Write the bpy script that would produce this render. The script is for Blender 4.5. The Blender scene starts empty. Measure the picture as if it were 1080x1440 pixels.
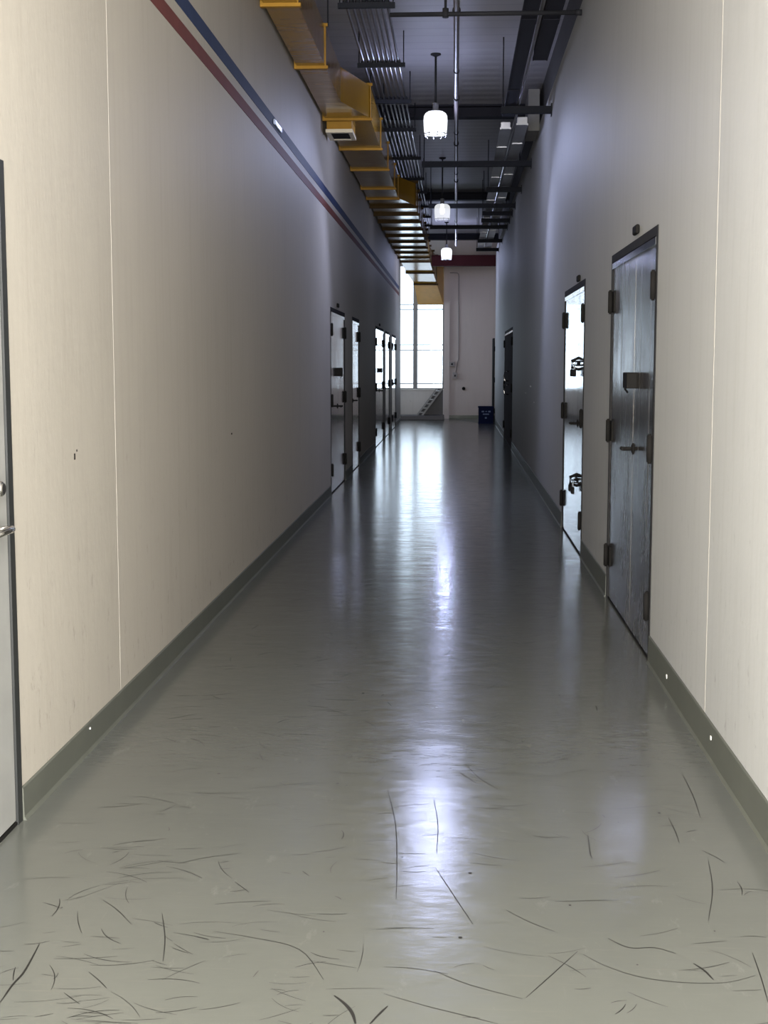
import bpy, bmesh, math, random
from mathutils import Vector, Matrix

S = bpy.context.scene
COL = S.collection
rnd = random.Random(7)

# ------------------------------------------------------------------ camera
cam_d = bpy.data.cameras.new('camera'); cam = bpy.data.objects.new('camera', cam_d); COL.objects.link(cam)
cam_d.sensor_fit = 'VERTICAL'; cam_d.sensor_height = 36.0; cam_d.lens = 1911.0/1440*36
cam_d.clip_start = 0.05; cam_d.clip_end = 200
cam.location = (0, 0, 1.45)
cam.rotation_euler = (math.radians(90-6.2415), 0, math.radians(3.0075))
S.camera = cam
S.view_settings.view_transform = 'Standard'; S.view_settings.look = 'None'
S.view_settings.gamma = 1.0; S.view_settings.use_curve_mapping = False
S.view_settings.exposure = 0.0

# ------------------------------------------------------------------ light
W = bpy.data.worlds.new('sky'); S.world = W; W.use_nodes = True
bg = W.node_tree.nodes['Background']; bg.inputs[0].default_value = (0.72, 0.84, 1.0, 1); bg.inputs[1].default_value = 4.8

def area(name, loc, rot, sx, sy, power, color, portal=False):
    d = bpy.data.lights.new(name, 'AREA'); d.shape = 'RECTANGLE'; d.size = sx; d.size_y = sy
    d.energy = power; d.color = color
    o = bpy.data.objects.new(name, d); o.location = loc; o.rotation_euler = rot; COL.objects.link(o)
    if portal: d.cycles.is_portal = True
    return o
# unseen panel just ahead of the camera, standing in for entrance daylight
area('entrance_daylight_standin', (-0.22, 0.3, 2.0), (math.radians(90), 0, 0), 2.2, 3.6, 960, (1.0, 0.985, 0.95))
# the window at the far end is the sky's way in
area('window_portal', (-1.25, 36.3, 2.40), (math.radians(-90), 0, 0), 2.2, 3.3, 1, (1, 1, 1), portal=True)
area('added_side_window_portal', (-3.3, 34.95, 2.4), (0, math.radians(-90), 0), 3.2, 1.5, 1, (1, 1, 1), portal=True)

# ------------------------------------------------------------------ materials
def new_mat(name):
    m = bpy.data.materials.new(name); m.use_nodes = True
    nt = m.node_tree; b = nt.nodes['Principled BSDF']
    return m, nt, b
def nd(nt, t, **kw):
    n = nt.nodes.new(t)
    for k, v in kw.items(): setattr(n, k, v)
    return n
def plain(name, col, rough=0.5, metal=0.0, spec=0.5):
    m, nt, b = new_mat(name)
    b.inputs['Base Color'].default_value = (*col, 1); b.inputs['Roughness'].default_value = rough
    b.inputs['Metallic'].default_value = metal; b.inputs['Specular IOR Level'].default_value = spec
    g = nd(nt, 'ShaderNodeNewGeometry')
    n = nd(nt, 'ShaderNodeTexNoise'); n.inputs['Scale'].default_value = 9; n.inputs['Detail'].default_value = 4
    nt.links.new(g.outputs['Position'], n.inputs['Vector'])
    mx = nd(nt, 'ShaderNodeMix', data_type='RGBA')
    mx.inputs[6].default_value = (*[c*0.82 for c in col], 1); mx.inputs[7].default_value = (*[min(1, c*1.15) for c in col], 1)
    nt.links.new(n.outputs[0], mx.inputs[0]); nt.links.new(mx.outputs[2], b.inputs['Base Color'])
    return m
def coords(nt, scale):
    g = nd(nt, 'ShaderNodeNewGeometry'); mp = nd(nt, 'ShaderNodeMapping')
    mp.inputs['Scale'].default_value = scale
    nt.links.new(g.outputs['Position'], mp.inputs['Vector'])
    return mp.outputs[0]
def noise(nt, scale, s, detail=4, rough=0.5):
    n = nd(nt, 'ShaderNodeTexNoise'); n.inputs['Scale'].default_value = s; n.inputs['Detail'].default_value = detail
    n.inputs['Roughness'].default_value = rough
    nt.links.new(coords(nt, scale), n.inputs['Vector'])
    return n.outputs[0]
def ramp(nt, fac, a, b, lo=0.0, hi=1.0):
    r = nd(nt, 'ShaderNodeMapRange'); r.clamp = True
    r.inputs[1].default_value = a; r.inputs[2].default_value = b; r.inputs[3].default_value = lo; r.inputs[4].default_value = hi
    nt.links.new(fac, r.inputs[0]); return r.outputs[0]
def mixc(nt, fac, a, b):
    mx = nd(nt, 'ShaderNodeMix', data_type='RGBA')
    if hasattr(a, 'links'): nt.links.new(a, mx.inputs[6])
    else: mx.inputs[6].default_value = (*a, 1)
    if hasattr(b, 'links'): nt.links.new(b, mx.inputs[7])
    else: mx.inputs[7].default_value = (*b, 1)
    if hasattr(fac, 'links'): nt.links.new(fac, mx.inputs[0])
    else: mx.inputs[0].default_value = fac
    return mx.outputs[2]
def math_(nt, op, a, b):
    n = nd(nt, 'ShaderNodeMath', operation=op)
    for i, v in enumerate((a, b)):
        if hasattr(v, 'links'): nt.links.new(v, n.inputs[i])
        else: n.inputs[i].default_value = v
    return n.outputs[0]
def bump(nt, b, h, strength, dist):
    bp = nd(nt, 'ShaderNodeBump'); bp.inputs['Strength'].default_value = strength; bp.inputs['Distance'].default_value = dist
    nt.links.new(h, bp.inputs['Height']); nt.links.new(bp.outputs[0], b.inputs['Normal'])

def wall_mat(name, col, dirt=1.0, rough=0.62):
    m, nt, b = new_mat(name)
    base = mixc(nt, noise(nt, (1, 1, 0.5), 1.6, 5, 0.6), [c*0.93 for c in col], [c*1.05 for c in col])
    streak = ramp(nt, noise(nt, (6, 6, 0.35), 3.0, 5, 0.65), 0.50, 0.75, 0, 0.13*dirt)
    base = mixc(nt, streak, base, (0.20, 0.17, 0.13))
    # rubbed scuffs, only on the lower part of the wall
    sep = nd(nt, 'ShaderNodeSeparateXYZ'); g = nd(nt, 'ShaderNodeNewGeometry'); nt.links.new(g.outputs['Position'], sep.inputs[0])
    low = ramp(nt, sep.outputs[2], 0.1, 1.5, 1.0, 0.0)
    sc = ramp(nt, noise(nt, (3, 3, 1.2), 6, 7, 0.78), 0.59, 0.70, 0, 1)
    base = mixc(nt, math_(nt, 'MULTIPLY', math_(nt, 'MULTIPLY', low, sc), 0.65*dirt), base, (0.10, 0.09, 0.075))
    nt.links.new(base, b.inputs['Base Color'])
    b.inputs['Roughness'].default_value = rough; b.inputs['Specular IOR Level'].default_value = 0.22
    h = noise(nt, (1, 1, 0.45), 34, 5, 0.6)
    bump(nt, b, h, 0.13, 0.01)
    return m
M = {}
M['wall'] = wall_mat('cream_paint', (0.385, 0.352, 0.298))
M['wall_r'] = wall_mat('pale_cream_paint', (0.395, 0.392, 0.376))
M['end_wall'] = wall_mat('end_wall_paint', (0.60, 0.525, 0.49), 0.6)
M['ceiling'] = None
def ceiling_mat():
    m, nt, b = new_mat('ceiling_deck')
    w = nd(nt, 'ShaderNodeTexWave', wave_type='BANDS', bands_direction='Y'); w.inputs['Scale'].default_value = 1.1; w.inputs['Distortion'].default_value = 0.0
    nt.links.new(coords(nt, (1, 1, 1)), w.inputs['Vector'])
    base = mixc(nt, noise(nt, (2, 1, 1), 1.2, 5), (0.31, 0.30, 0.315), (0.40, 0.385, 0.405))
    line = ramp(nt, w.outputs['Fac'], 0.0, 0.06, 0.18, 0.0)
    base = mixc(nt, line, base, (0.06, 0.06, 0.065))
    nt.links.new(base, b.inputs['Base Color']); b.inputs['Roughness'].default_value = 0.6
    bump(nt, b, w.outputs['Fac'], 0.2, 0.02)
    return m
M['ceiling'] = ceiling_mat()
def floor_mat():
    m, nt, b = new_mat('grey_epoxy')
    base = mixc(nt, noise(nt, (1, 1, 1), 1.1, 6, 0.6), (0.070, 0.072, 0.061), (0.094, 0.095, 0.083))
    # fine hairline scuffing, mostly across the walkway
    hs = ramp(nt, noise(nt, (1.6, 30, 1), 2.2, 6, 0.75), 0.58, 0.70, 0, 0.5)
    base = mixc(nt, hs, base, (0.10, 0.095, 0.08))
    hv = ramp(nt, noise(nt, (26, 2.0, 1), 1.7, 6, 0.75), 0.63, 0.74, 0, 0.25)
    base = mixc(nt, hv, base, (0.12, 0.115, 0.10))
    pale = ramp(nt, noise(nt, (2.5, 1, 1), 4.0, 6, 0.7), 0.62, 0.8, 0, 0.12)
    base = mixc(nt, pale, base, (0.36, 0.35, 0.32))
    nt.links.new(base, b.inputs['Base Color'])
    r = ramp(nt, noise(nt, (3, 6, 1), 2.5, 6, 0.7), 0.3, 0.7, 0.12, 0.22)
    nt.links.new(r, b.inputs['Roughness'])
    b.inputs['IOR'].default_value = 1.5; b.inputs['Specular IOR Level'].default_value = 0.26
    h1 = noise(nt, (1.0, 1.7, 1), 2.0, 4, 0.55)
    h2 = noise(nt, (1.4, 2.6, 1), 14, 4, 0.6)
    h = math_(nt, 'ADD', h1, math_(nt, 'MULTIPLY', h2, 0.10))
    bump(nt, b, h, 0.26, 0.012)
    return m
M['floor'] = floor_mat()
M['scratch'] = plain('rubber_scuff', (0.016, 0.015, 0.013), 0.6, 0.0, 0.1)
M['residue'] = plain('pale_residue', (0.36, 0.355, 0.33), 0.35)
def steel_mat(name, col, r0, r1, bmp=0.12, lo=0.80):
    m, nt, b = new_mat(name)
    b.inputs['Metallic'].default_value = 1.0
    n = noise(nt, (26, 26, 0.25), 1.0, 6, 0.7)
    n2 = noise(nt, (1.2, 1.2, 0.9), 2.3, 5, 0.65)
    nt.links.new(mixc(nt, ramp(nt, n, 0.35, 0.65), [c*lo for c in col], [c*1.12 for c in col]), b.inputs['Base Color'])
    nt.links.new(ramp(nt, math_(nt, 'ADD', math_(nt, 'MULTIPLY', n, 0.5), math_(nt, 'MULTIPLY', n2, 0.5)), 0.35, 0.65, r0, r1), b.inputs['Roughness'])
    bump(nt, b, math_(nt, 'ADD', math_(nt, 'MULTIPLY', n, 0.35), n2), bmp, 0.01)
    return m
M['steel'] = steel_mat('brushed_steel', (0.66, 0.66, 0.66), 0.05, 0.15, 0.07)
M['steel_dull'] = steel_mat('dull_brushed_steel', (0.53, 0.495, 0.45), 0.10, 0.34, 0.09, 0.45)
M['chrome'] = plain('satin_chrome', (0.68, 0.66, 0.62), 0.2, 1.0)
M['bronze'] = plain('dark_aged_metal', (0.013, 0.012, 0.011), 0.8, 0.0, 0.06)
M['frame'] = plain('dark_steel_frame', (0.028, 0.027, 0.027), 0.8, 0.0, 0.06)
M['rubber'] = plain('black_gap_rubber', (0.012, 0.013, 0.012), 0.6)
M['door_paint'] = plain('light_grey_door_paint', (0.27, 0.268, 0.25), 0.35)
M['brown_door'] = plain('dark_brown_door_paint', (0.030, 0.012, 0.010), 0.9, 0.0, 0.04)
M['base'] = plain('grey_green_skirting', (0.08, 0.083, 0.066), 0.55)
M['base_end'] = plain('dark_green_skirting', (0.07, 0.085, 0.06), 0.4)
M['chip'] = plain('white_paint_chip', (0.8, 0.78, 0.72), 0.5)
M['seam'] = plain('pale_joint_sealant', (0.405, 0.375, 0.325), 0.6)
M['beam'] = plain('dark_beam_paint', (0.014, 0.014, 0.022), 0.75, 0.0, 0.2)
M['red_beam'] = plain('dark_red_beam_paint', (0.036, 0.006, 0.007), 0.8, 0.0, 0.15)
M['pillar'] = plain('grey_concrete', (0.17, 0.165, 0.155), 0.8)
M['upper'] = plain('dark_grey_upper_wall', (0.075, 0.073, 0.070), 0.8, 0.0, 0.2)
M['strut'] = plain('black_channel_steel', (0.010, 0.011, 0.016), 0.7, 0.0, 0.15)
M['galv'] = plain('galvanised_conduit', (0.40, 0.40, 0.41), 0.30, 1.0)
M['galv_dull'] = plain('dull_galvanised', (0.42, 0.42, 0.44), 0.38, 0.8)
M['pipe'] = plain('grey_pipe_paint', (0.15, 0.125, 0.125), 0.42, 0.0, 0.4)
M['darkpipe'] = plain('dark_pipe_paint', (0.018, 0.018, 0.021), 0.6, 0.0, 0.1)
def duct_mat():
    m, nt, b = new_mat('mustard_duct_paint')
    base = mixc(nt, noise(nt, (1, 1, 1), 2.5, 5), (0.24, 0.125, 0.010), (0.31, 0.165, 0.016))
    nt.links.new(base, b.inputs['Base Color'])
    b.inputs['Roughness'].default_value = 0.16; b.inputs['IOR'].default_value = 1.5
    bump(nt, b, noise(nt, (0.7, 2.6, 1), 2.2, 3, 0.5), 0.25, 0.02)
    return m
M['duct'] = duct_mat()
M['duct_orange_lit'] = plain('lit_orange_elbow', (0.66, 0.36, 0.085), 0.4)  # lighter duct orange; lamplight on the elbow is put into the colour
M['duct_edge'] = plain('mustard_flange_paint', (0.30, 0.155, 0.015), 0.6, 0.0, 0.2)
M['flange_shaded'] = plain('shaded_flange_paint', (0.055, 0.034, 0.014), 0.8, 0.0, 0.1)  # shade on the far flanges put into a darker flange colour
M['cream_metal'] = plain('cream_register_paint', (0.60, 0.53, 0.40), 0.4)
M['black'] = plain('black_louvre', (0.012, 0.012, 0.015), 0.8, 0.0, 0.1)
M['blue_paint'] = plain('blue_stripe_paint', (0.028, 0.042, 0.095), 0.7, 0.0, 0.15)
M['red_paint'] = plain('red_stripe_paint', (0.13, 0.040, 0.032), 0.7, 0.0, 0.15)
M['tape'] = plain('peeling_blue_tape', (0.35, 0.40, 0.55), 0.25)
M['win_frame'] = plain('grey_window_frame', (0.22, 0.215, 0.21), 0.45)
M['plaster'] = wall_mat('sill_plaster', (0.62, 0.58, 0.54), 0.8, 0.6)
M['crate'] = plain('blue_plastic', (0.004, 0.009, 0.045), 0.7, 0.0, 0.12)
M['crate_mark'] = plain('pale_blue_print', (0.10, 0.15, 0.30), 0.5)
M['stair'] = plain('worn_grey_steel', (0.36, 0.35, 0.33), 0.5, 0.0)
M['stair_panel'] = plain('dark_grey_panel', (0.10, 0.095, 0.10), 0.5)
M['box'] = plain('grey_switch_box', (0.30, 0.27, 0.26), 0.5)
def glass_mat():
    m, nt, b = new_mat('window_glass'); nt.nodes.remove(b)
    t = nd(nt, 'ShaderNodeBsdfTransparent'); t.inputs[0].default_value = (0.95, 0.97, 0.97, 1)
    gl = nd(nt, 'ShaderNodeBsdfGlossy'); gl.inputs['Roughness'].default_value = 0.02
    fr = nd(nt, 'ShaderNodeFresnel'); fr.inputs[0].default_value = 1.45
    mx = nd(nt, 'ShaderNodeMixShader')
    nt.links.new(fr.outputs[0], mx.inputs[0]); nt.links.new(t.outputs[0], mx.inputs[1]); nt.links.new(gl.outputs[0], mx.inputs[2])
    nt.links.new(mx.outputs[0], nt.nodes['Material Output'].inputs[0])
    return m
M['glass'] = glass_mat()
def emit_mat(name, col, s, clear=0.0):
    m, nt, b = new_mat(name); nt.nodes.remove(b)
    e = nd(nt, 'ShaderNodeEmission'); e.inputs[0].default_value = (*col, 1); e.inputs[1].default_value = s
    out = nt.nodes['Material Output'].inputs[0]
    if clear > 0:
        t = nd(nt, 'ShaderNodeBsdfTransparent'); mx = nd(nt, 'ShaderNodeMixShader'); mx.inputs[0].default_value = clear
        nt.links.new(e.outputs[0], mx.inputs[1]); nt.links.new(t.outputs[0], mx.inputs[2]); nt.links.new(mx.outputs[0], out)
    else: nt.links.new(e.outputs[0], out)
    return m
M['lens'] = emit_mat('glowing_ribbed_lens', (0.90, 0.94, 1.0), 2.4, 0.55)
M['lens_dim'] = emit_mat('dimmer_ribbed_lens', (0.95, 0.97, 1.0), 1.2, 0.6)
M['bulb'] = emit_mat('lamp_bulb', (0.90, 0.94, 1.0), 12)

# ------------------------------------------------------------------ mesh helpers
def bx(bm, x0, x1, y0, y1, z0, z1, mi=0):
    x0, x1 = sorted((x0, x1)); y0, y1 = sorted((y0, y1)); z0, z1 = sorted((z0, z1))
    v = [bm.verts.new(p) for p in ((x0,y0,z0),(x1,y0,z0),(x1,y1,z0),(x0,y1,z0),(x0,y0,z1),(x1,y0,z1),(x1,y1,z1),(x0,y1,z1))]
    for f in ((0,3,2,1),(4,5,6,7),(0,1,5,4),(1,2,6,5),(2,3,7,6),(3,0,4,7)):
        bm.faces.new([v[i] for i in f]).material_index = mi
    return v
def rbx(bm, x0, x1, y0, y1, z0, z1, r=0.004, seg=2):
    t = bmesh.new(); bx(t, x0, x1, y0, y1, z0, z1)
    bmesh.ops.bevel(t, geom=t.edges[:], offset=r, segments=seg, affect='EDGES', profile=0.5)
    join(bm, t)
def join(bm, t):
    me = bpy.data.meshes.new('t'); t.to_mesh(me); t.free(); bm.from_mesh(me); bpy.data.meshes.remove(me)
def frustum(bm, ya, ra, yb, rb):
    """duct piece between two rectangles (x0, x1, z0, z1) at depths ya and yb"""
    A = [bm.verts.new(p) for p in ((ra[0],ya,ra[2]),(ra[1],ya,ra[2]),(ra[1],ya,ra[3]),(ra[0],ya,ra[3]))]
    B = [bm.verts.new(p) for p in ((rb[0],yb,rb[2]),(rb[1],yb,rb[2]),(rb[1],yb,rb[3]),(rb[0],yb,rb[3]))]
    bm.faces.new(A); bm.faces.new(B[::-1])
    for i in range(4):
        j = (i+1) % 4; bm.faces.new((A[i], B[i], B[j], A[j]))
def tube(bm, pts, r, seg=10, cap=True):
    pts = [Vector(p) for p in pts]; rings = []
    for i, p in enumerate(pts):
        d = (pts[min(i+1, len(pts)-1)] - pts[max(i-1, 0)]).normalized()
        up = Vector((0, 0, 1)) if abs(d.z) < 0.9 else Vector((1, 0, 0))
        u = d.cross(up).normalized(); w = d.cross(u).normalized()
        rr = r[i] if isinstance(r, (list, tuple)) else r
        rings.append([bm.verts.new(p + u*rr*math.cos(2*math.pi*k/seg) + w*rr*math.sin(2*math.pi*k/seg)) for k in range(seg)])
    for a, b in zip(rings, rings[1:]):
        for k in range(seg):
            f = bm.faces.new((a[k], a[(k+1) % seg], b[(k+1) % seg], b[k])); f.smooth = True
    if cap: bm.faces.new(rings[0][::-1]); bm.faces.new(rings[-1])
def lathe(bm, prof, c, seg=32, rib=0.0, nrib=16, closed=False):
    rings = []
    for (r, z) in prof:
        ring = []
        for k in range(seg):
            a = 2*math.pi*k/seg; q = r*(1 + rib*math.cos(nrib*a))
            ring.append(bm.verts.new((c[0]+q*math.cos(a), c[1]+q*math.sin(a), c[2]+z)))
        rings.append(ring)
    for a, b in zip(rings, rings[1:]):
        for k in range(seg):
            f = bm.faces.new((a[k], a[(k+1) % seg], b[(k+1) % seg], b[k])); f.smooth = True
    if closed: bm.faces.new(rings[0]); bm.faces.new(rings[-1][::-1])
def worldloc(o):
    l = Vector(o.location)
    while o.parent: o = o.parent; l += Vector(o.location)
    return l
def obj(name, bm, mat, parent=None, origin=None):
    bmesh.ops.recalc_face_normals(bm, faces=bm.faces[:])
    if parent: off = worldloc(parent)
    elif origin is not None: off = Vector(origin)
    else:
        xs = [v.co for v in bm.verts]
        off = Vector(((min(v.x for v in xs)+max(v.x for v in xs))/2, (min(v.y for v in xs)+max(v.y for v in xs))/2, min(v.z for v in xs)))
    bmesh.ops.translate(bm, verts=bm.verts[:], vec=-off)
    me = bpy.data.meshes.new(name); bm.to_mesh(me); bm.free()
    for m in (mat if isinstance(mat, (list, tuple)) else [mat]): me.materials.append(M[m])
    o = bpy.data.objects.new(name, me); COL.objects.link(o)
    if parent: o.parent = parent
    else: o.location = off
    return o
def part(name, mat, parent, fn, *a, **k):
    bm = bmesh.new(); fn(bm, *a, **k); return obj(name, bm, mat, parent)
def tag(o, label=None, cat=None, group=None, kind=None):
    if label: o['label'] = label
    if cat: o['category'] = cat
    if group: o['group'] = group
    if kind: o['kind'] = kind
    return o
def empty(name, loc, label=None, cat=None, group=None, kind=None):
    o = bpy.data.objects.new(name, None); o.location = loc; o.empty_display_size = 0.1; COL.objects.link(o)
    return tag(o, label, cat, group, kind)
def kids(o): return [c for c in COL.objects if c.parent == o]
def dup(o, loc, label, parent=None):
    c = o.copy(); COL.objects.link(c)
    if parent: c.parent = parent
    else: c.location = loc; c['label'] = label
    for ch in kids(o): dup(ch, None, None, c)
    return c
def struct(name, mat, fn, parent=None):
    bm = bmesh.new(); fn(bm); o = obj(name, bm, mat, parent)
    if not parent: tag(o, kind='structure')
    return o

# ------------------------------------------------------------------ the setting
XL, XR, CZ = -1.375, 0.95, 4.70          # wall faces, ceiling height
YB, YF = -2.8, 36.0                      # back end, far end
DL = [(3.18, 4.14, 2.06), (14.96, 16.88, 2.065), (18.1, 19.38, 2.065), (23.38, 25.9, 2.09), (26.6, 28.2, 2.08), (29.35, 31.2, 2.07)]
DR = [(6.56, 8.46, 2.10), (10.18, 12.06, 2.07), (23.0, 26.7, 2.06)]

def build_floor(bm):
    bx(bm, -3.2, 2.3, YB-0.2, YF+0.2, -0.15, 0.0, 0)
    def ribbon(pts, w, mi, z):
        pts = [Vector((p[0], p[1], z)) for p in pts]; L = []; R = []
        n = len(pts)
        for i, p in enumerate(pts):
            d = (pts[min(i+1, n-1)] - pts[max(i-1, 0)]).normalized(); s = Vector((-d.y, d.x, 0))
            ww = w*(0.35 + 0.65*math.sin(math.pi*(i+0.35)/(n-0.3)))
            L.append(bm.verts.new(p + s*ww)); R.append(bm.verts.new(p - s*ww))
        for i in range(n-1):
            bm.faces.new((L[i], L[i+1], R[i+1], R[i])).material_index = mi
    def smooth(pts, k=5):
        out = []
        P = [pts[0]] + list(pts) + [pts[-1]]
        for i in range(1, len(P)-2):
            for j in range(k):
                t = j/k; q = []
                for c in (0, 1):
                    a, b, d, e = P[i-1][c], P[i][c], P[i+1][c], P[i+2][c]
                    q.append(0.5*((2*b)+(-a+d)*t+(2*a-5*b+4*d-e)*t*t+(-a+3*b-3*d+e)*t**3))
                out.append(q)
        return out + [pts[-1]]
    marks = [[(0.322,3.237),(0.368,3.176),(0.445,3.118),(0.542,3.094),(0.642,3.099),(0.721,3.14)],[(0.17,2.998),(0.235,3.115),(0.31,3.253)],
     [(0.394,3.333),(0.441,3.28),(0.503,3.284),(0.551,3.253)],[(-0.272,2.985),(-0.244,2.945),(-0.224,2.902),(-0.213,2.853)],
     [(-0.181,2.854),(-0.161,2.905),(-0.146,2.94)],[(-1.03,2.91),(-1.03,3.0),(-1.025,3.075),(-1.036,3.224)],[(-0.949,3.511),(-0.893,3.446),(-0.834,3.356)],
     [(-0.87,3.076),(-0.831,3.029),(-0.805,2.993)],[(-0.899,2.967),(-0.874,2.94),(-0.847,2.913)],[(-0.225,4.517),(-0.182,4.158),(-0.162,3.793),(-0.154,3.557)],
     [(-0.065,4.411),(-0.048,4.165),(-0.049,3.914)],[(-0.051,3.799),(0.006,3.58),(0.053,3.403)],[(0.276,3.565),(0.353,3.574),(0.45,3.584)],
     [(0.748,3.898),(0.72,3.679),(0.668,3.458)],[(0.741,3.267),(0.732,3.13),(0.72,3.002)],[(0.585,3.199),(0.604,3.161),(0.617,3.112)],
     [(0.811,4.733),(0.807,4.494),(0.792,4.277)],[(0.69,4.272),(0.691,4.138),(0.687,4.043)],[(0.044,4.822),(0.093,4.654),(0.152,4.537)],
     [(0.018,4.734),(0.08,4.597)],[(0.303,4.836),(0.371,4.884),(0.454,4.952)],[(-1.123,7.152),(-1.058,7.098),(-0.977,7.064)],
     [(-0.432,3.751),(-0.408,3.714)],[(-0.359,3.45),(-0.322,3.447),(-0.28,3.454)],[(-0.613,3.661),(-0.561,3.586)],
     [(-0.165,3.14),(-0.096,3.136),(-0.01,3.11)],[(-0.158,2.999),(-0.058,2.944),(0.038,2.899),(0.101,2.869)],[(-0.045,3.127),(0.04,3.056),(0.161,2.991)],
     [(-0.177,3.368),(-0.104,3.372),(-0.048,3.371)],[(0.143,3.5),(0.201,3.424),(0.262,3.369)],[(-0.613,3.323),(-0.517,3.294),(-0.382,3.229),(-0.304,3.064)],
     [(-0.769,3.429),(-0.728,3.274),(-0.705,3.143)],[(-0.724,4.918),(-0.698,4.828)],[(-0.801,3.788),(-0.727,3.843),(-0.628,3.884)],
     [(0.416,4.092),(0.408,3.938),(0.41,3.897)],[(0.064,4.345),(0.122,4.333),(0.169,4.35)],[(0.247,4.077),(0.301,4.067),(0.334,4.075)]]
    wide = {3: 0.0045, 4: 0.003, 5: 0.003, 15: 0.0028, 2: 0.0022}
    for i, p in enumerate(marks):
        ribbon(smooth(p), wide.get(i, 0.0014), 1, 0.0006)
    for i in range(650):                                # random scuffs, denser near the entrance
        y = 2.7 + 9*rnd.random()**2.0; x = rnd.uniform(-1.2, 0.85)
        if y < 4 and rnd.random() < 0.5: x = rnd.uniform(-1.2, -0.2)
        a = rnd.gauss(0.05, 0.35) if rnd.random() < 0.7 else rnd.uniform(0, 3.14)
        l = rnd.uniform(0.03, 0.16); c = rnd.uniform(-0.4, 0.4)
        pts = []
        for k in range(5):
            t = (k/4-0.5)*l; aa = a + c*(k/4-0.5)
            pts.append((x + t*math.cos(aa), y + t*math.sin(aa)*1.0))
        ribbon(smooth(pts, 2), rnd.uniform(0.0006, 0.0015), 1, 0.0004)
    for i in range(26):                                 # small dark specks
        x, y = rnd.uniform(-1.1, 0.8), rnd.uniform(2.8, 6); r = rnd.uniform(0.002, 0.006)
        bm.faces.new([bm.verts.new((x+r*math.cos(a), y+1.3*r*math.sin(a), 0.0005)) for a in (0, .9, 1.8, 2.7, 3.6, 4.5, 5.4)]).material_index = 1
struct('floor', ['floor', 'scratch', 'residue'], build_floor)
struct('ceiling', 'ceiling', lambda b: bx(b, -3.2, 2.3, YB-0.2, YF+0.2, CZ, CZ+0.2))

def wall_with_doors(side, doors, y0, y1, h):
    def f(bm):
        face = XR if side > 0 else XL
        skin = face + side*0.09
        ys = y0
        for (a, b, t) in sorted(doors):
            bx(bm, face, skin, ys, a, 0, h); bx(bm, face, skin, a, b, t, h); ys = b
        bx(bm, face, skin, ys, y1, 0, h)
        bx(bm, skin, skin + side*0.25, y0, y1, 0, h)
        bmesh.ops.remove_doubles(bm, verts=bm.verts[:], dist=1e-5)
        if side < 0:   # dark chip in the plaster
            for (yy, zz, w, hh) in ((4.84, 1.115, 0.012, 0.022), (4.87, 1.135, 0.006, 0.008), (8.3, 1.02, 0.03, 0.01)):
                bx(bm, face, face+0.002, yy-w/2, yy+w/2, zz-hh/2, zz+hh/2, 1)
        else:
            for (yy, zz, w, hh) in ((17.4, 1.16, 0.30, 0.018), (16.6, 0.98, 0.18, 0.010), (18.6, 1.05, 0.25, 0.010)):
                bx(bm, face, face-0.0015, yy-w/2, yy+w/2, zz-hh/2, zz+hh/2, 2)
    return f
struct('wall_left', ['wall', 'bronze', 'chip'], wall_with_doors(-1, DL, YB, 34.0, CZ))
struct('wall_right', ['wall_r', 'bronze', 'chip'], wall_with_doors(1, DR, YB, 33.2, 4.20))
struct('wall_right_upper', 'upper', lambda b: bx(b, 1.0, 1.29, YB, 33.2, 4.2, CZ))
struct('wall_back', 'wall', lambda b: bx(b, -1.715, 1.6, YB-0.2, YB, 0, CZ))
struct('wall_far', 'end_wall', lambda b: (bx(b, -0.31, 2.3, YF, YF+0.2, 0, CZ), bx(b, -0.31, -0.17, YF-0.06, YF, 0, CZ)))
struct('wall_far_left', 'plaster', lambda b: (bx(b, -3.2, -2.4, YF, YF+0.2, 0.78, 4.0), bx(b, -3.2, -3.0, 34.0, YF, 0, 0.8), bx(b, -3.2, -3.0, 34.0, YF, 4.0, CZ), bx(b, -3.2, -3.0, 34.0, 34.2, 0.8, 4.0), bx(b, -3.2, -3.0, 35.7, YF, 0.8, 4.0), bx(b, -3.2, -1.715, 33.8, 34.0, 0, CZ)))
struct('wall_far_right', 'end_wall', lambda b: bx(b, 2.1, 2.3, 33.2, YF, 0, CZ))
struct('wall_far_return', 'end_wall', lambda b: (bx(b, 1.29, 2.3, 33.0, 33.2, 0, CZ)))
struct('wall_above_window', 'plaster', lambda b: bx(b, -3.2, -0.31, YF, YF+0.2, 4.0, CZ))
struct('wall_below_window', 'plaster', lambda b: bx(b, -3.2, -0.31, YF, YF+0.2, 0, 0.78))

def skirting(side, doors, y0, y1, h):
    def f(bm):
        face = XR if side > 0 else XL
        ys = y0
        segs = []
        for (a, b, t) in sorted(doors): segs.append((ys, a)); ys = b
        segs.append((ys, y1))
        for a, b in segs:
            prof = [(0, 0), (0.016, 0), (0.009, 0.012), (0.007, h-0.004), (0.004, h), (0, h)]
            A = [bm.verts.new((face - side*d, a, z)) for d, z in prof]; B = [bm.verts.new((face - side*d, b, z)) for d, z in prof]
            bm.faces.new(A); bm.faces.new(B[::-1])
            for i in range(len(prof)):
                j = (i+1) % len(prof); bm.faces.new((A[i], B[i], B[j], A[j]))
        if side > 0: chips = ((5.97, 0.07, .017), (4.92, 0.085, .014))
        else: chips = ((4.93, 0.085, .007),)
        for yy, zz, w in chips:
            bx(bm, face-side*0.005, face-side*0.0105, yy-w/2, yy+w/2, zz-w/2, zz+w/2, 1)
    return f
struct('baseboard_left', ['base', 'chip'], skirting(-1, DL, YB, 34.0, 0.108))
struct('baseboard_right', ['base', 'chip'], skirting(1, DR, YB, 33.2, 0.135))
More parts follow.
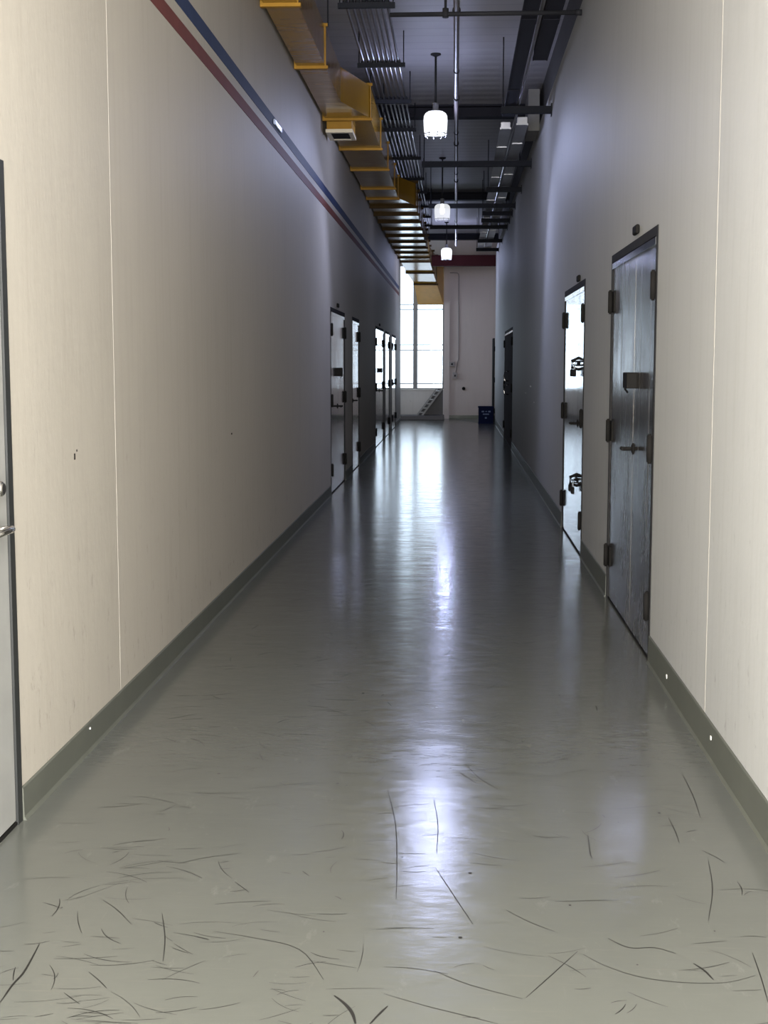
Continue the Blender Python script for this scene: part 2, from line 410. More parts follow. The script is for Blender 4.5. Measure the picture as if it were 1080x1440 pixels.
struct('baseboard_far', 'base_end', lambda b: bx(b, -0.17, 2.1, YF-0.02, YF, 0, 0.09))
def kerb(bm):
    v = [(-0.17, 35.98), (0.95, 35.98), (0.95, 33.35), (0.50, 33.7)]
    A = [bm.verts.new((x, y, 0.0)) for x, y in v]; B = [bm.verts.new((x, y, 0.006)) for x, y in v]
    bm.faces.new(A[::-1]); bm.faces.new(B)
    for i in range(4): bm.faces.new((A[i], A[(i+1) % 4], B[(i+1) % 4], B[i]))
struct('trim_1', 'base_end', kerb)
struct('trim_2', 'seam', lambda b: bx(b, XL, XL+0.0008, 5.437, 5.446, 0.11, CZ))
struct('trim_3', 'seam', lambda b: bx(b, XR, XR-0.0008, 5.095, 5.104, 0.135, 4.2))

# window at the far end
win = empty('window_1', (-1.1, YF, 0.78), kind='structure')
wx0, wx1, wz0, wz1 = -2.4, -0.31, 0.78, 4.0
for x0, x1, nm in ((-1.125, -1.01, 'mullion'), (-0.355, -0.31, 'jamb'), (-2.4, -2.35, 'jamb')):
    part(nm, 'win_frame', win, lambda b: bx(b, x0, x1, YF+0.02, YF+0.12, wz0, wz1))
for z in (0.79, 0.92, 1.80, 1.935, 2.86, 2.99, 3.985):
    part('transom', 'win_frame', win, lambda b: bx(b, wx0, wx1, YF+0.045, YF+0.105, z-0.014, z+0.014))
for x0, x1 in ((-2.35, -1.125), (-1.01, -0.355)):
    zs = (0.80, 0.906, 1.786, 1.921, 2.846, 2.976, 4.646)
    zz = [(0.804, 0.906), (0.934, 1.786), (1.814, 1.921), (1.949, 2.846), (2.874, 2.976), (3.004, 3.97)]
    for a, b_ in zz:
        part('pane', 'glass', win, lambda b: bx(b, x0, x1, YF+0.072, YF+0.078, a, b_))
part('sill', 'chip', win, lambda b: bx(b, -2.4, -0.31, YF-0.03, YF+0.16, 0.755, 0.78))

added_win = empty('added_side_window', (-3.1, 34.95, 0.8), kind='structure')  # unseen side window, added to bring daylight onto the end wall
part('frame', 'win_frame', added_win, lambda b: (bx(b, -3.14, -3.06, 34.2, 34.26, 0.8, 4.0), bx(b, -3.14, -3.06, 35.64, 35.7, 0.8, 4.0), bx(b, -3.14, -3.06, 34.26, 35.64, 0.8, 0.86), bx(b, -3.14, -3.06, 34.26, 35.64, 3.94, 4.0), bx(b, -3.14, -3.06, 34.26, 35.64, 2.4, 2.46)))
for a, b_ in ((0.86, 2.4), (2.46, 3.94)):
    part('pane', 'glass', added_win, lambda b: bx(b, -3.103, -3.097, 34.26, 35.64, a, b_))

# ------------------------------------------------------------------ doors
def swx(side, d):            # d metres out of the wall face into the corridor
    return (XR - d) if side > 0 else (XL + d)
def make_door(n, side, y0, y1, zt, leaves, mat, label, hinge_sides=('near', 'far'), handle='lever', seam=None, frame='frame'):
    root = empty('door_%d' % n, (swx(side, 0), (y0+y1)/2, 0), kind='structure', label=label)
    B = lambda b, d0, d1, a, c, z0, z1: bx(b, swx(side, d0), swx(side, d1), a, c, z0, z1)
    def fr(b):
        B(b, -0.088, 0.004, y0, y0+0.045, 0, zt); B(b, -0.088, 0.004, y1-0.045, y1, 0, zt); B(b, -0.088, 0.004, y0+0.045, y1-0.045, zt-0.045, zt)
    part('frame', frame, root, fr)
    part('threshold', 'bronze', root, lambda b: B(b, -0.088, 0.0, y0+0.045, y1-0.045, 0, 0.010))
    ya, yb = y0+0.049, y1-0.049
    seam = seam or (ya+yb)/2
    spans = [(ya, seam-0.003), (seam+0.003, yb)] if leaves == 2 else [(ya, yb)]
    out = []
    for a, c in spans:
        def lf(b):
            t = bmesh.new(); bx(t, swx(side, -0.065), swx(side, -0.002), a, c, 0.014, zt-0.049)
            bmesh.ops.bevel(t, geom=t.edges[:], offset=0.003, segments=2, affect='EDGES'); join(b, t)
        out.append(part('leaf', mat, root, lf))
    part('head_strip', 'steel', root, lambda b: B(b, -0.002, 0.006, ya, yb, zt-0.085, zt-0.052))
    hz = [1.82, 1.04, 0.27]
    for hs in hinge_sides:
        yy = ya if hs == 'near' else yb
        sg = 1 if hs == 'near' else -1
        for z in hz:
            def hg(b):
                x = swx(side, 0.014)
                tube(b, [(x, yy-sg*0.002, z-0.065), (x, yy-sg*0.002, z+0.065)], 0.014, 10)
                for q in (-0.066, 0.066): tube(b, [(x, yy-sg*0.002, z+q-0.006), (x, yy-sg*0.002, z+q+0.006)], 0.008, 8)
                B(b, -0.002, 0.004, yy, yy+sg*0.10, z-0.06, z+0.06)
            part('hinge', 'bronze', root, hg)
    return root, out, seam
def lever(root, side, y, z, direction, mat='bronze', length=0.12, name='lever_handle'):
    def f(b):
        x0, x1 = swx(side, -0.012), swx(side, 0.002); xo = swx(side, 0.052)
        tube(b, [(x0, y, z), (x1, y, z)], 0.030, 20); tube(b, [(x0, y, z), (swx(side, 0.006), y, z)], 0.022, 20)
        tube(b, [(x1, y, z), (xo, y, z)], 0.0105, 12)
        tube(b, [(xo, y - direction*0.006, z), (xo, y+direction*0.03, z), (swx(side, 0.050), y+direction*length*0.7, z-0.002), (swx(side, 0.044), y+direction*length, z-0.006)], [0.011, 0.0115, 0.0105, 0.008], 12)
        t = bmesh.new(); bx(t, swx(side, -0.012), swx(side, -0.004), y-0.022, y+0.022, z-0.075, z+0.04); join(b, t)
    return part(name, mat, root, f)
def lockbox(root, side, y, z, w=0.15, h=0.08, d=0.045, mat='bronze'):
    o = part('lock_box', mat, root, lambda b: rbx(b, *sorted((swx(side, -0.012), swx(side, d))), y-w/2, y+w/2, z-h/2, z+h/2, 0.006))
    part('staple', mat, o, lambda b: tube(b, [(swx(side, 0.02), y+w/2+0.01, z-h/2+0.02), (swx(side, 0.035), y+w/2+0.015, z-h/2-0.005), (swx(side, 0.02), y+w/2+0.01, z-h/2-0.025)], 0.006, 8))
    return o
def hasp(root, side, y, z):
    def f(b):
        rbx(b, *sorted((swx(side, -0.012), swx(side, 0.0))), y-0.14, y+0.14, z-0.02, z+0.02, 0.003)
        tube(b, [(swx(side, -0.01), y, z+0.045), (swx(side, 0.05), y, z+0.02), (swx(side, 0.05), y, z-0.03), (swx(side, -0.01), y, z-0.05)], 0.012, 10)
        for q in (-0.11, 0.11):
            tube(b, [(swx(side, -0.01), y+q, z+0.018), (swx(side, 0.03), y+q, z+0.012), (swx(side, 0.03), y+q, z-0.012), (swx(side, -0.01), y+q, z-0.018)], 0.006, 8)
    return part('hasp', 'bronze', root, f)

D = {}
D['near_left'], lv, _ = make_door(1, -1, *DL[0], 1, 'door_paint', 'pale grey single door cut off at the left, with chrome knob and lever', hinge_sides=('near',), frame='rubber')
def knob(b):
    x = XL
    tube(b, [(x-0.012, 3.965, 1.078), (x+0.004, 3.965, 1.078), (x+0.008, 3.965, 1.078)], [0.032, 0.032, 0.028], 24)
    tube(b, [(x+0.006, 3.965, 1.078), (x+0.028, 3.965, 1.078), (x+0.034, 3.965, 1.078)], [0.024, 0.023, 0.017], 24)
part('deadbolt_knob', 'chrome', D['near_left'], knob)
lever(D['near_left'], -1, 3.965, 0.957, -1, 'chrome')
D['l2'], _, s = make_door(2, -1, *DL[1], 2, 'steel', 'nearest double steel door on the left wall, dark lock box at eye height')
lockbox(D['l2'], -1, s, 1.35, 0.16, 0.10, 0.05); lever(D['l2'], -1, s-0.06, 0.955, -1)
D['l3'], _, s = make_door(3, -1, *DL[2], 1, 'steel', 'narrow single steel door just beyond the nearest double door on the left', hinge_sides=('far',))
lever(D['l3'], -1, DL[2][0]+0.13, 0.955, 1)
D['l4'], _, s = make_door(4, -1, *DL[3], 2, 'steel', 'wide double steel door past the long blank wall on the left')
lockbox(D['l4'], -1, s, 1.325, 0.14, 0.08, 0.05); lever(D['l4'], -1, s-0.06, 0.96, -1)
D['l5'], _, s = make_door(5, -1, *DL[4], 1, 'steel', 'bright steel door second from the end of the left wall', hinge_sides=('far',))
lever(D['l5'], -1, DL[4][0]+0.13, 0.96, 1)
D['l6'], _, s = make_door(6, -1, *DL[5], 2, 'steel', 'last steel door of the left wall beside the window')
lever(D['l6'], -1, s-0.06, 1.0, -1)
D['r1'], _, s = make_door(7, 1, *DR[0], 2, 'steel_dull', 'nearest dull steel double door on the right wall', seam=7.36)
lockbox(D['r1'], 1, s-0.02, 1.36, 0.17, 0.085, 0.05); lever(D['r1'], 1, s-0.02, 0.995, 1)
D['r2'], _, s2 = make_door(8, 1, *DR[1], 2, 'steel', 'bright mirror steel double door in the middle of the right wall', seam=10.68)
hasp(D['r2'], 1, s2, 1.45); lever(D['r2'], 1, s2, 0.985, 1); hasp(D['r2'], 1, s2, 0.545)
D['r3'], _, s = make_door(9, 1, *DR[2], 2, 'brown_door', 'dark brown double door at the far end of the right wall')
for z in (1.22, 0.98):
    part('pull_handle', 'chrome', D['r3'], lambda b: tube(b, [(XR+0.012, s-0.12, z+0.09), (XR-0.07, s-0.12, z+0.08), (XR-0.085, s-0.12, z), (XR-0.07, s-0.12, z-0.08), (XR+0.012, s-0.12, z-0.09)], 0.011, 10))

# padlocks on the second right-hand door
def padlock(loc):
    r = empty('padlock', loc, cat='padlock', group='padlocks on the middle right-hand door')
    x, y, z = loc
    part('body', 'bronze', r, lambda b: rbx(b, x-0.013, x+0.013, y-0.032, y+0.032, z, z+0.055, 0.006))
    part('shackle', 'galv_dull', r, lambda b: tube(b, [(x, y-0.02, z+0.05), (x, y-0.02, z+0.075), (x, y-0.012, z+0.09), (x, y, z+0.095), (x, y+0.012, z+0.09), (x, y+0.02, z+0.075), (x, y+0.02, z+0.05)], 0.005, 8))
    return r
px = swx(1, 0.04)
p0 = padlock((px, s2+0.11, 1.348)); p0['label'] = 'far padlock of the upper pair on the bright mirror steel door'
for y, z, l in ((s2-0.11, 1.348, 'near padlock of the upper pair on the bright mirror steel door'),
                (s2+0.11, 0.443, 'far padlock of the lower pair on the bright mirror steel door'),
                (s2-0.11, 0.443, 'near padlock of the lower pair on the bright mirror steel door')):
    dup(p0, (px, y, z), l)

# small dark plates above the doors
def plate(side, y, z, label):
    def f(b):
        x0, x1 = sorted((swx(side, 0), swx(side, 0.022)))
        rbx(b, x0, x1, y-0.07, y+0.07, z-0.024, z+0.024, 0.009, 3)
    bm = bmesh.new(); f(bm); o = obj('door_sensor', bm, 'bronze')
    return tag(o, label, 'sensor', 'small dark fittings above the doors')
plate(1, 7.30, 2.145, 'small dark fitting on the wall above the nearest right-hand steel door')
plate(1, 10.66, 2.10, 'small dark fitting on the wall above the bright right-hand mirror steel door')
plate(-1, 15.83, 2.115, 'small dark fitting above the nearest double steel door on the left wall')
plate(-1, 24.5, 2.135, 'small dark fitting above the wide double door past the blank left wall')

# ------------------------------------------------------------------ painted stripes on the left wall
bm = bmesh.new(); bx(bm, XL, XL+0.003, YB, 33.0, 3.205, 3.290)
o = obj('wall_stripe', bm, 'blue_paint'); tag(o, 'long blue stripe running along the left wall above the red one', 'stripe')
part('loose_tape', 'tape', o, lambda b: rbx(b, XL+0.003, XL+0.018, 10.35, 10.75, 3.225, 3.268, 0.006))
bm = bmesh.new(); bx(bm, XL, XL+0.003, YB, 33.0, 3.065, 3.140)
tag(obj('wall_stripe', bm, 'red_paint'), 'long dull red stripe running along the left wall below the blue one', 'stripe')

# ------------------------------------------------------------------ ceiling beams
def beam(x0, x1, y, z0, z1, w, mat, label, group=None):
    bm = bmesh.new(); t = 0.022
    bx(bm, x0, x1, y-w/2, y+w/2, z0, z0+t); bx(bm, x0, x1, y-w/2, y+w/2, z1-t, z1); bx(bm, x0, x1, y-0.02, y+0.02, z0+t, z1-t)
    return tag(obj('ceiling_beam', bm, mat), label, 'beam', group)
beam(XL, 1.0, 17.75, 4.55, CZ, 0.22, 'beam', 'dark ceiling beam behind the nearest hanging lamp', 'dark beams across the ceiling')
beam(XL, 1.0, 26.55, 4.55, CZ, 0.22, 'beam', 'dark ceiling beam beyond the middle hanging lamp', 'dark beams across the ceiling')
beam(-3.0, 2.1, 34.9, 4.55, CZ, 0.22, 'beam', 'farthest dark ceiling beam, above the red beam', 'dark beams across the ceiling')
beam(-0.60, 1.27, 33.55, 3.80, 4.06, 0.20, 'red_beam', 'dark red steel beam across the far end above the pale wall')
bm = bmesh.new(); bx(bm, 0.82, 0.95, 16.2, 16.95, 4.13, 4.60); tag(obj('concrete_block', bm, 'pillar'), 'pale concrete block at the top of the right wall in front of the nearest beam', 'block')

# ------------------------------------------------------------------ air duct
dz, dt = 3.93, 4.25
duct = empty('air_duct', (-1.2, 20, dz), 'long mustard yellow air duct hanging along the top of the left wall', 'air duct')
R0 = (XL+0.03, -1.11, dz, dt); R1 = (XL+0.03, -0.885, dz, dt); R2 = (XL+0.03, -0.645, dz-0.02, dt)
secs = [(4.0, R0, 9.7, R0), (9.7, R0, 11.7, R0), (11.7, R0, 13.25, R0), (13.25, R0, 14.15, R1),
        (14.15, R1, 16.1, R1), (16.1, R1, 17.8, R1), (17.8, R1, 19.7, R1), (19.7, R1, 20.9, R1), (20.9, R1, 21.7, R2)]
ys = [21.7, 22.8, 24.0, 25.3, 26.6, 27.9, 29.3, 30.6, 32.0, 33.3]
for a, b_ in zip(ys, ys[1:]): secs.append((a, R2, b_, R2))
E1 = (-1.24, -0.58, 3.70, 4.2); E2 = (-1.07, -0.50, 3.47, 4.15); E3 = (-1.0, -0.33, 2.98, 4.0)
secs += [(33.3, R2, 34.15, E1), (34.15, E1, 35.0, E2), (35.0, E2, 35.96, E3)]
for ya, ra, yb, rb in secs:
    part('elbow' if ya >= 35 else 'duct_section', 'duct_orange_lit' if ya >= 35 else 'duct', duct, lambda b: frustum(b, ya, ra, yb, rb))
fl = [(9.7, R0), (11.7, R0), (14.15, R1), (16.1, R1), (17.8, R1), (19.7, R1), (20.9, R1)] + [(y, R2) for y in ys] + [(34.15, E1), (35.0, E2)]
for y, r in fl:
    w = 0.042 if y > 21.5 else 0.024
    def f(b):
        lo = max(r[0]-0.024, XL+0.001)
        bx(b, lo, r[1]+w, y-0.022, y+0.022, r[2]-w, r[2]); bx(b, lo, r[1]+w, y-0.022, y+0.022, r[3], r[3]+w)
        bx(b, lo, r[0], y-0.022, y+0.022, r[2], r[3]); bx(b, r[1], r[1]+0.008, y-0.022, y+0.022, r[2], r[3])
    part('flange', 'flange_shaded' if y > 21.5 else 'duct_edge', duct, f)
hx = lambda r: {R0[1]: -1.085, R1[1]: -0.847}.get(r[1], -0.655)
for y, r in fl:
    if y < 33 and y != 14.15:
        part('hanger_rod', 'strut', duct, lambda b: tube(b, [(hx(r), y, r[3]), (hx(r), y, CZ)], 0.006, 6))
reg = part('register', 'duct_edge', duct, lambda b: bx(b, -1.335, -1.08, 14.22, 14.72, 3.835, dz))
def regframe(b):
    for x0, x1, y0, y1 in ((-1.345, -1.07, 14.21, 14.27), (-1.345, -1.07, 14.67, 14.73), (-1.345, -1.30, 14.27, 14.67), (-1.115, -1.07, 14.27, 14.67)):
        bx(b, x0, x1, y0, y1, 3.80, 3.835)
part('register_frame', 'cream_metal', reg, regframe)
def louv(b):
    bx(b, -1.30, -1.115, 14.27, 14.67, 3.828, 3.834)
    for k in range(9): bx(b, -1.30, -1.115, 14.29+k*0.044, 14.30+k*0.044, 3.806, 3.830)
part('grille', 'black', reg, louv)

# ------------------------------------------------------------------ conduits and their hangers
ordn = ['nearest the duct', 'second from the duct', 'third from the duct', 'fourth from the duct', 'fourth from the open side', 'third from the open side', 'second from the open side', 'on the open side']
cz = 4.405
xs = [-0.925, -0.872, -0.822, -0.768, -0.722, -0.678, -0.632, -0.582]
bm = bmesh.new(); tube(bm, [(xs[0], 4, cz), (xs[0], 30.2, cz)], 0.0125, 10)
c0 = obj('conduit', bm, 'galv'); tag(c0, 'thin galvanised conduit of the ceiling bundle, ' + ordn[0], 'conduit', 'parallel conduits along the ceiling')
for x, w in zip(xs[1:], ordn[1:]):
    dup(c0, (x, c0.location.y, c0.location.z), 'thin galvanised conduit of the ceiling bundle, ' + w)
hy = [11.52, 13.77, 15.64, 17.5, 19.9, 22.1, 23.8, 25.95, 27.75, 29.5]
ht = ['nearest one, beside the thin branch pipe', 'second from the front, before the nearest lamp', 'third from the front, beside the nearest lamp',
      'fourth from the front, just before the nearest beam', 'fifth from the front', 'sixth from the front', 'fifth counted from the window end',
      'fourth counted from the window end', 'third counted from the window end', 'second counted from the window end']
h0 = empty('conduit_hanger', (-0.75, hy[0], cz-0.055), 'dark hanger under the conduits, ' + ht[0], 'hanger', 'hangers under the conduit bundle')
part('channel', 'strut', h0, lambda b: bx(b, -0.985, -0.515, hy[0]-0.02, hy[0]+0.02, cz-0.055, cz-0.0135))
for x in (-0.97, -0.53): part('rod', 'strut', h0, lambda b: tube(b, [(x, hy[0], cz-0.02), (x, hy[0], CZ)], 0.006, 6))
for x in xs:
    part('clamp', 'strut', h0, lambda b: tube(b, [(x-0.018, hy[0], cz-0.014), (x-0.017, hy[0], cz+0.006), (x-0.009, hy[0], cz+0.018), (x, hy[0], cz+0.021), (x+0.009, hy[0], cz+0.018), (x+0.017, hy[0], cz+0.006), (x+0.018, hy[0], cz-0.014)], 0.006, 6))
for y, t in zip(hy[1:], ht[1:]):
    dup(h0, (-0.75, y, cz-0.055), 'dark hanger under the conduits, ' + t)

# ------------------------------------------------------------------ sprinkler pipes
mp = empty('sprinkler_pipe', (-0.01, 18, 4.15), 'long straight sprinkler pipe running down the middle of the ceiling', 'pipe')
part('pipe', 'pipe', mp, lambda b: tube(b, [(-0.01, 4, 4.15), (-0.01, 10.5, 4.15), (-0.01, 31.8, 4.15)], 0.023, 14))
for y in (10.85, 14.3, 17.2, 20.6, 23.8, 27.2, 30.4):
    part('coupling', 'darkpipe', mp, lambda b: tube(b, [(-0.01, y-0.035, 4.15), (-0.01, y+0.035, 4.15)], 0.032, 14))
for y in (9.6, 13.0, 16.4, 19.8, 23.0, 26.4, 29.8):
    part('hanger', 'darkpipe', mp, lambda b: (tube(b, [(-0.01, y, 4.18), (-0.01, y, CZ)], 0.005, 6), tube(b, [(-0.01, y-0.012, 4.15), (-0.01, y+0.012, 4.15)], 0.028, 12)))
bp = empty('branch_pipe', (0.2, 10.33, 4.0), 'thin dark branch pipe crossing the ceiling to the right wall', 'pipe')
part('pipe', 'darkpipe', bp, lambda b: tube(b, [(-0.50, 10.33, 4.0), (0.88, 10.33, 4.0)], 0.017, 12))
part('end_cap', 'darkpipe', bp, lambda b: tube(b, [(0.86, 10.33, 4.0), (0.905, 10.33, 4.0)], 0.022, 12))
part('clevis', 'darkpipe', bp, lambda b: (tube(b, [(-0.09, 10.33, 3.975), (-0.09, 10.33, 4.04)], 0.024, 10), tube(b, [(-0.09, 10.33, 4.03), (-0.09, 10.33, CZ)], 0.010, 8)))

# ------------------------------------------------------------------ cable trunking on the right, with support channels
def trunk(x0, x1, ya, yb, z0, z1, label, mat='galv_dull'):
    r = empty('cable_trunking', ((x0+x1)/2, (ya+yb)/2, z0), label, 'trunking', 'cable trunking along the right side of the ceiling')
    part('body', mat, r, lambda b: bx(b, x0, x1, ya, yb, z0, z1))
    part('lip', mat, r, lambda b: (bx(b, x0-0.010, x0, ya, yb, z0-0.004, z0+0.016), bx(b, x1, x1+0.010, ya, yb, z0-0.004, z0+0.016)))
    n = max(1, int((yb-ya)/2.4))
    for k in range(n):
        y = ya + (k+0.5)*(yb-ya)/n
        part('joint_cover', mat, r, lambda b: bx(b, x0-0.012, x1+0.012, y-0.07, y+0.07, z0-0.006, z0))
    return r
trunk(0.485, 0.585, 4, 14.7, 4.028, 4.10, 'dark cable trunking before the nearest lamp, the row nearer the middle of the ceiling', 'beam')  # shade ahead of the lamp put into a dark trunking colour
trunk(0.485, 0.585, 15.45, 31.4, 4.028, 4.10, 'long pale cable trunking past the nearest lamp, the row nearer the middle')
trunk(0.652, 0.76, 4, 12.07, 4.035, 4.13, 'dark wide cable trunking ending just past the branch pipe', 'beam')  # same trunking, its shaded stretch coloured dark
trunk(0.652, 0.76, 15.2, 31.0, 4.028, 4.11, 'pale cable trunking closest to the right wall, starting past the nearest lamp')
bm = bmesh.new(); tube(bm, [(0.617, 4, 4.034), (0.617, 31, 4.034)], 0.012, 10)
tag(obj('conduit', bm, 'galv'), 'single shiny conduit between the two cable trunkings on the right', 'conduit')
def channel(x0, y, z, label):
    r = empty('support_channel', ((x0+XR)/2, y, z-0.035), label, 'channel', 'support channels under the cable trunking')
    def f(b):
        bx(b, x0, XR-0.001, y-0.035, y+0.035, z-0.035, z-0.030); bx(b, x0, XR-0.001, y-0.035, y-0.030, z-0.030, z+0.035); bx(b, x0, XR-0.001, y+0.030, y+0.035, z-0.030, z+0.035)
    part('rail', 'strut', r, f)
    part('wall_plate', 'strut', r, lambda b: bx(b, XR-0.008, XR-0.0005, y-0.05, y+0.05, z-0.06, z+0.06))
    rods = [x0+0.03, 0.80] if x0 < 0.3 else [x0+0.02]
    for x in rods: part('rod', 'strut', r, lambda b: tube(b, [(x, y, z-0.028), (x, y, 4.55 if min(abs(y-17.75), abs(y-26.55)) < 0.13 else CZ)], 0.007, 6))
for x0, y, l in ((0.44, 14.1, 'short dark support channel before the nearest lamp'), (-0.45, 17.8, 'long dark support channel crossing just beyond the nearest lamp'),
                 (0.44, 20.4, 'short dark support channel midway between the two long front ones'), (-0.45, 22.45, 'long dark support channel crossing just behind the middle lamp'),
                 (0.44, 23.6, 'short dark support channel next behind the middle lamp'), (0.44, 24.75, 'short dark support channel between the middle lamp and the farthest long one'),
                 (-0.50, 25.9, 'farthest of the long dark support channels, past the middle lamp'),
                 (0.44, 28.8, 'second short dark support channel before the red beam'), (0.44, 31.0, 'last short dark support channel before the red beam')):
    channel(x0, y, 3.985, l)

# ------------------------------------------------------------------ hanging lamps
def lamp(y, label, power, lens, added_spot_power, LZ=3.865):
    x = -0.23
    r = empty('pendant_lamp', (x, y, LZ), label, 'lamp', 'hanging lamps down the corridor')
    c = (x, y, LZ)
    part('ceiling_rose', 'darkpipe', r, lambda b: lathe(b, [(0.055, CZ-LZ), (0.055, CZ-LZ-0.012), (0.016, CZ-LZ-0.03)], c, 20, closed=True))
    part('rod', 'darkpipe', r, lambda b: tube(b, [(x, y, CZ-0.02), (x, y, LZ+0.31)], 0.012, 10))
    part('socket', 'galv_dull', r, lambda b: lathe(b, [(0.020, 0.33), (0.030, 0.325), (0.034, 0.25), (0.046, 0.245), (0.046, 0.235)], c, 20, closed=True))
    lo = part('lens', lens, r, lambda b: lathe(b, [(0.046, 0.244), (0.080, 0.238), (0.105, 0.222), (0.120, 0.195), (0.124, 0.15), (0.122, 0.09), (0.117, 0.03), (0.114, 0.0)], c, 96, rib=0.022, nrib=12))
    def cage(b):
        for k in range(8):
            a = 2*math.pi*k/8 + 0.2
            tube(b, [(x+q*math.cos(a), y+q*math.sin(a), LZ+z) for q, z in ((0.118, 0.02), (0.112, -0.02), (0.10, -0.028))], 0.004, 6)
        tube(b, [(x+0.121*math.cos(2*math.pi*k/24), y+0.121*math.sin(2*math.pi*k/24), LZ+0.006) for k in range(25)], 0.004, 6)
    part('rim', 'galv_dull', r, cage)
    part('bulb', 'bulb', r, lambda b: lathe(b, [(0.002, 0.08), (0.022, 0.085), (0.036, 0.11), (0.036, 0.15), (0.022, 0.20), (0.02, 0.235)], c, 20, closed=True))
    for kind, p in (('POINT', power), ('SPOT', added_spot_power)):     # all-round glow of the lens, and an added spot tilted toward the camera for the wall patches
        if p <= 0: continue
        d = bpy.data.lights.new('lamp_light', kind); d.energy = p; d.color = (0.56, 0.63, 1.0); d.shadow_soft_size = 0.12
        lo = bpy.data.objects.new('lamp_light', d); COL.objects.link(lo); lo.parent = r; lo.location = (0, 0, 0.0)
        if kind == 'SPOT':
            d.spot_size = math.radians(124); d.spot_blend = 0.55; lo.rotation_euler = (math.radians(-35), 0, 0)
lamp(14.8, 'bright hanging lamp with white lens, nearest of the row', 50, 'lens', 165)
lamp(22.1, 'dimmer faceted hanging lamp, middle one of the row', 8, 'lens_dim', 0, 3.735)
lamp(32.0, 'small bright hanging lamp, farthest of the row before the red beam', 75, 'lens', 0)

# ------------------------------------------------------------------ things at the far end
cr = empty('crate', (0.735, 33.15, 0.0), 'dark blue plastic crate on the floor at the far end of the right wall', 'crate')
def crate(b):
    x0, x1, y0, y1 = 0.55, 0.915, 33.0, 33.33
    bx(b, x0+0.01, x1-0.01, y0+0.01, y0+0.02, 0.012, 0.385); bx(b, x0+0.01, x1-0.01, y1-0.02, y1-0.01, 0.012, 0.385)
    bx(b, x0+0.01, x0+0.02, y0+0.02, y1-0.02, 0.012, 0.385); bx(b, x1-0.02, x1-0.01, y0+0.02, y1-0.02, 0.012, 0.385)
    bx(b, x0, x1, y0, y1, 0.001, 0.014)
    for z in (0.10, 0.26): bx(b, x0+0.004, x1-0.004, y0+0.002, y0+0.012, z, z+0.012)
    for x in (x0+0.004, x0+0.11, x0+0.235, x1-0.016): bx(b, x, x+0.012, y0+0.003, y0+0.012, 0.014, 0.385)
part('body', 'crate', cr, crate)
part('rim', 'crate', cr, lambda b: (bx(b, 0.545, 0.92, 32.99, 33.012, 0.385, 0.415), bx(b, 0.545, 0.92, 33.318, 33.34, 0.385, 0.415), bx(b, 0.545, 0.567, 33.012, 33.318, 0.385, 0.415), bx(b, 0.898, 0.92, 33.012, 33.318, 0.385, 0.415)))
def marks(b):
    for x, w, z, h in ((0.63, 0.06, 0.275, 0.035), (0.72, 0.04, 0.285, 0.02), (0.79, 0.055, 0.275, 0.035), (0.66, 0.15, 0.215, 0.028), (0.71, 0.045, 0.12, 0.04)):
        bx(b, x, x+w, 32.9985, 33.0015, z, z+h)
part('print', 'crate_mark', cr, marks)
od = empty('open_door', (0.92, 33.6, 0.0), 'dark door leaf standing open beyond the end of the right wall', 'door')
part('leaf', 'frame', od, lambda b: rbx(b, 0.905, 0.945, 33.36, 34.2, 0.01, 2.06, 0.003))
part('hinge', 'bronze', od, lambda b: [tube(b, [(0.948, 33.34, z-0.06), (0.948, 33.34, z+0.06)], 0.012, 8) for z in (0.3, 1.05, 1.8)])

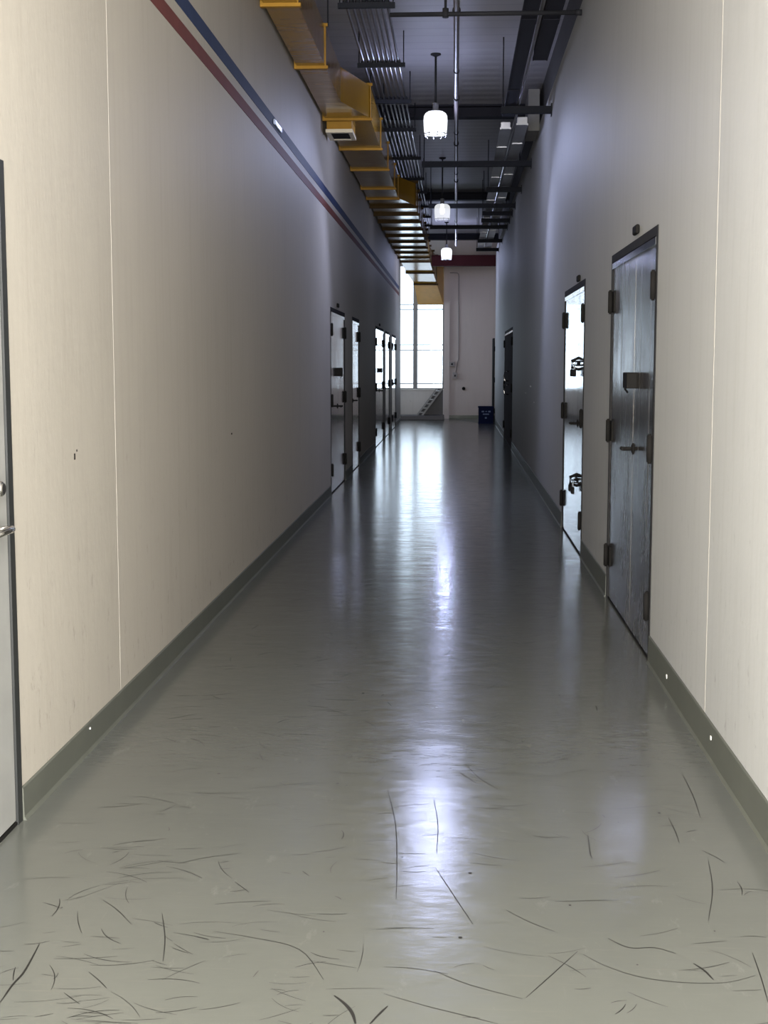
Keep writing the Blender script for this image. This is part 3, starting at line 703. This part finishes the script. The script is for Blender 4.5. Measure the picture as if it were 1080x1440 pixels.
st = empty('metal_steps', (-0.63, 35.3, 0.0), 'grey metal steps leaning up to the right below the far window', 'steps')
def slanted(x0, w, y, d):
    def f(b):
        P = [(x0, 0.12), (x0+w, 0.12), (x0+w+0.50, 0.79), (x0+0.50, 0.79)]
        A = [b.verts.new((x, y, z)) for x, z in P]; B_ = [b.verts.new((x, y+d, z)) for x, z in P]
        b.faces.new(A); b.faces.new(B_[::-1])
        for i in range(4): b.faces.new((A[i], A[(i+1) % 4], B_[(i+1) % 4], B_[i]))
    return f
for y in (35.08, 35.55):
    part('stringer', 'stair', st, slanted(-0.885, 0.055, y, 0.03)); part('handrail', 'stair', st, slanted(-1.02, 0.045, y, 0.03))
for k in range(6):
    t = (k+0.5)/6; x = -0.985 + 0.50*t; z = 0.13 + 0.66*t
    part('tread', 'stair', st, lambda b: bx(b, x, x+0.14, 35.11, 35.55, z-0.010, z+0.014))
def pan(b):
    P = [(-0.97, 0.12), (-0.33, 0.12), (-0.33, 0.79), (-0.46, 0.79)]
    A = [b.verts.new((x, 35.59, z)) for x, z in P]; B_ = [b.verts.new((x, 35.61, z)) for x, z in P]
    b.faces.new(A); b.faces.new(B_[::-1])
    for i in range(4): b.faces.new((A[i], A[(i+1) % 4], B_[(i+1) % 4], B_[i]))
part('side_panel', 'stair_panel', st, pan)
bm = bmesh.new(); rbx(bm, -1.45, -0.30, 35.0, 35.7, 0.0, 0.118, 0.01)
tag(obj('low_platform', bm, 'stair_panel'), 'dark low platform on the floor under the metal steps', 'platform')

wc = empty('wall_conduit', (0.0, YF-0.02, 1.5), 'thin conduit bent down the pale end wall to a switch', 'conduit')
part('tube', 'box', wc, lambda b: tube(b, [(-0.165, YF-0.015, 3.80), (0.02, YF-0.015, 3.80), (0.06, YF-0.015, 3.77), (0.068, YF-0.015, 3.70), (0.068, YF-0.015, 1.56), (0.05, YF-0.015, 1.50), (0.0, YF-0.015, 1.2)], 0.013, 8))
for (x, z, w, h, l) in ((-0.10, 1.43, 0.14, 0.12, 'upper grey switch box on the end wall beside the window edge'), (-0.02, 1.13, 0.13, 0.17, 'lower grey switch box at the foot of the thin conduit')):
    bm = bmesh.new(); rbx(bm, x-w/2, x+w/2, YF-0.075, YF-0.001, z-h/2, z+h/2, 0.008)
    o = obj('switch_box', bm, 'box'); tag(o, l, 'switch box', 'switch boxes on the end wall')
    part('rocker', 'black', o, lambda b: bx(b, x-0.02, x+0.02, YF-0.082, YF-0.074, z-0.025, z+0.025))
bm = bmesh.new(); tube(bm, [(0.21, YF-0.001, 0.79), (0.21, YF-0.03, 0.79)], 0.045, 14)
tag(obj('wall_socket', bm, 'bronze'), 'small dark round fitting low on the pale end wall', 'fitting')
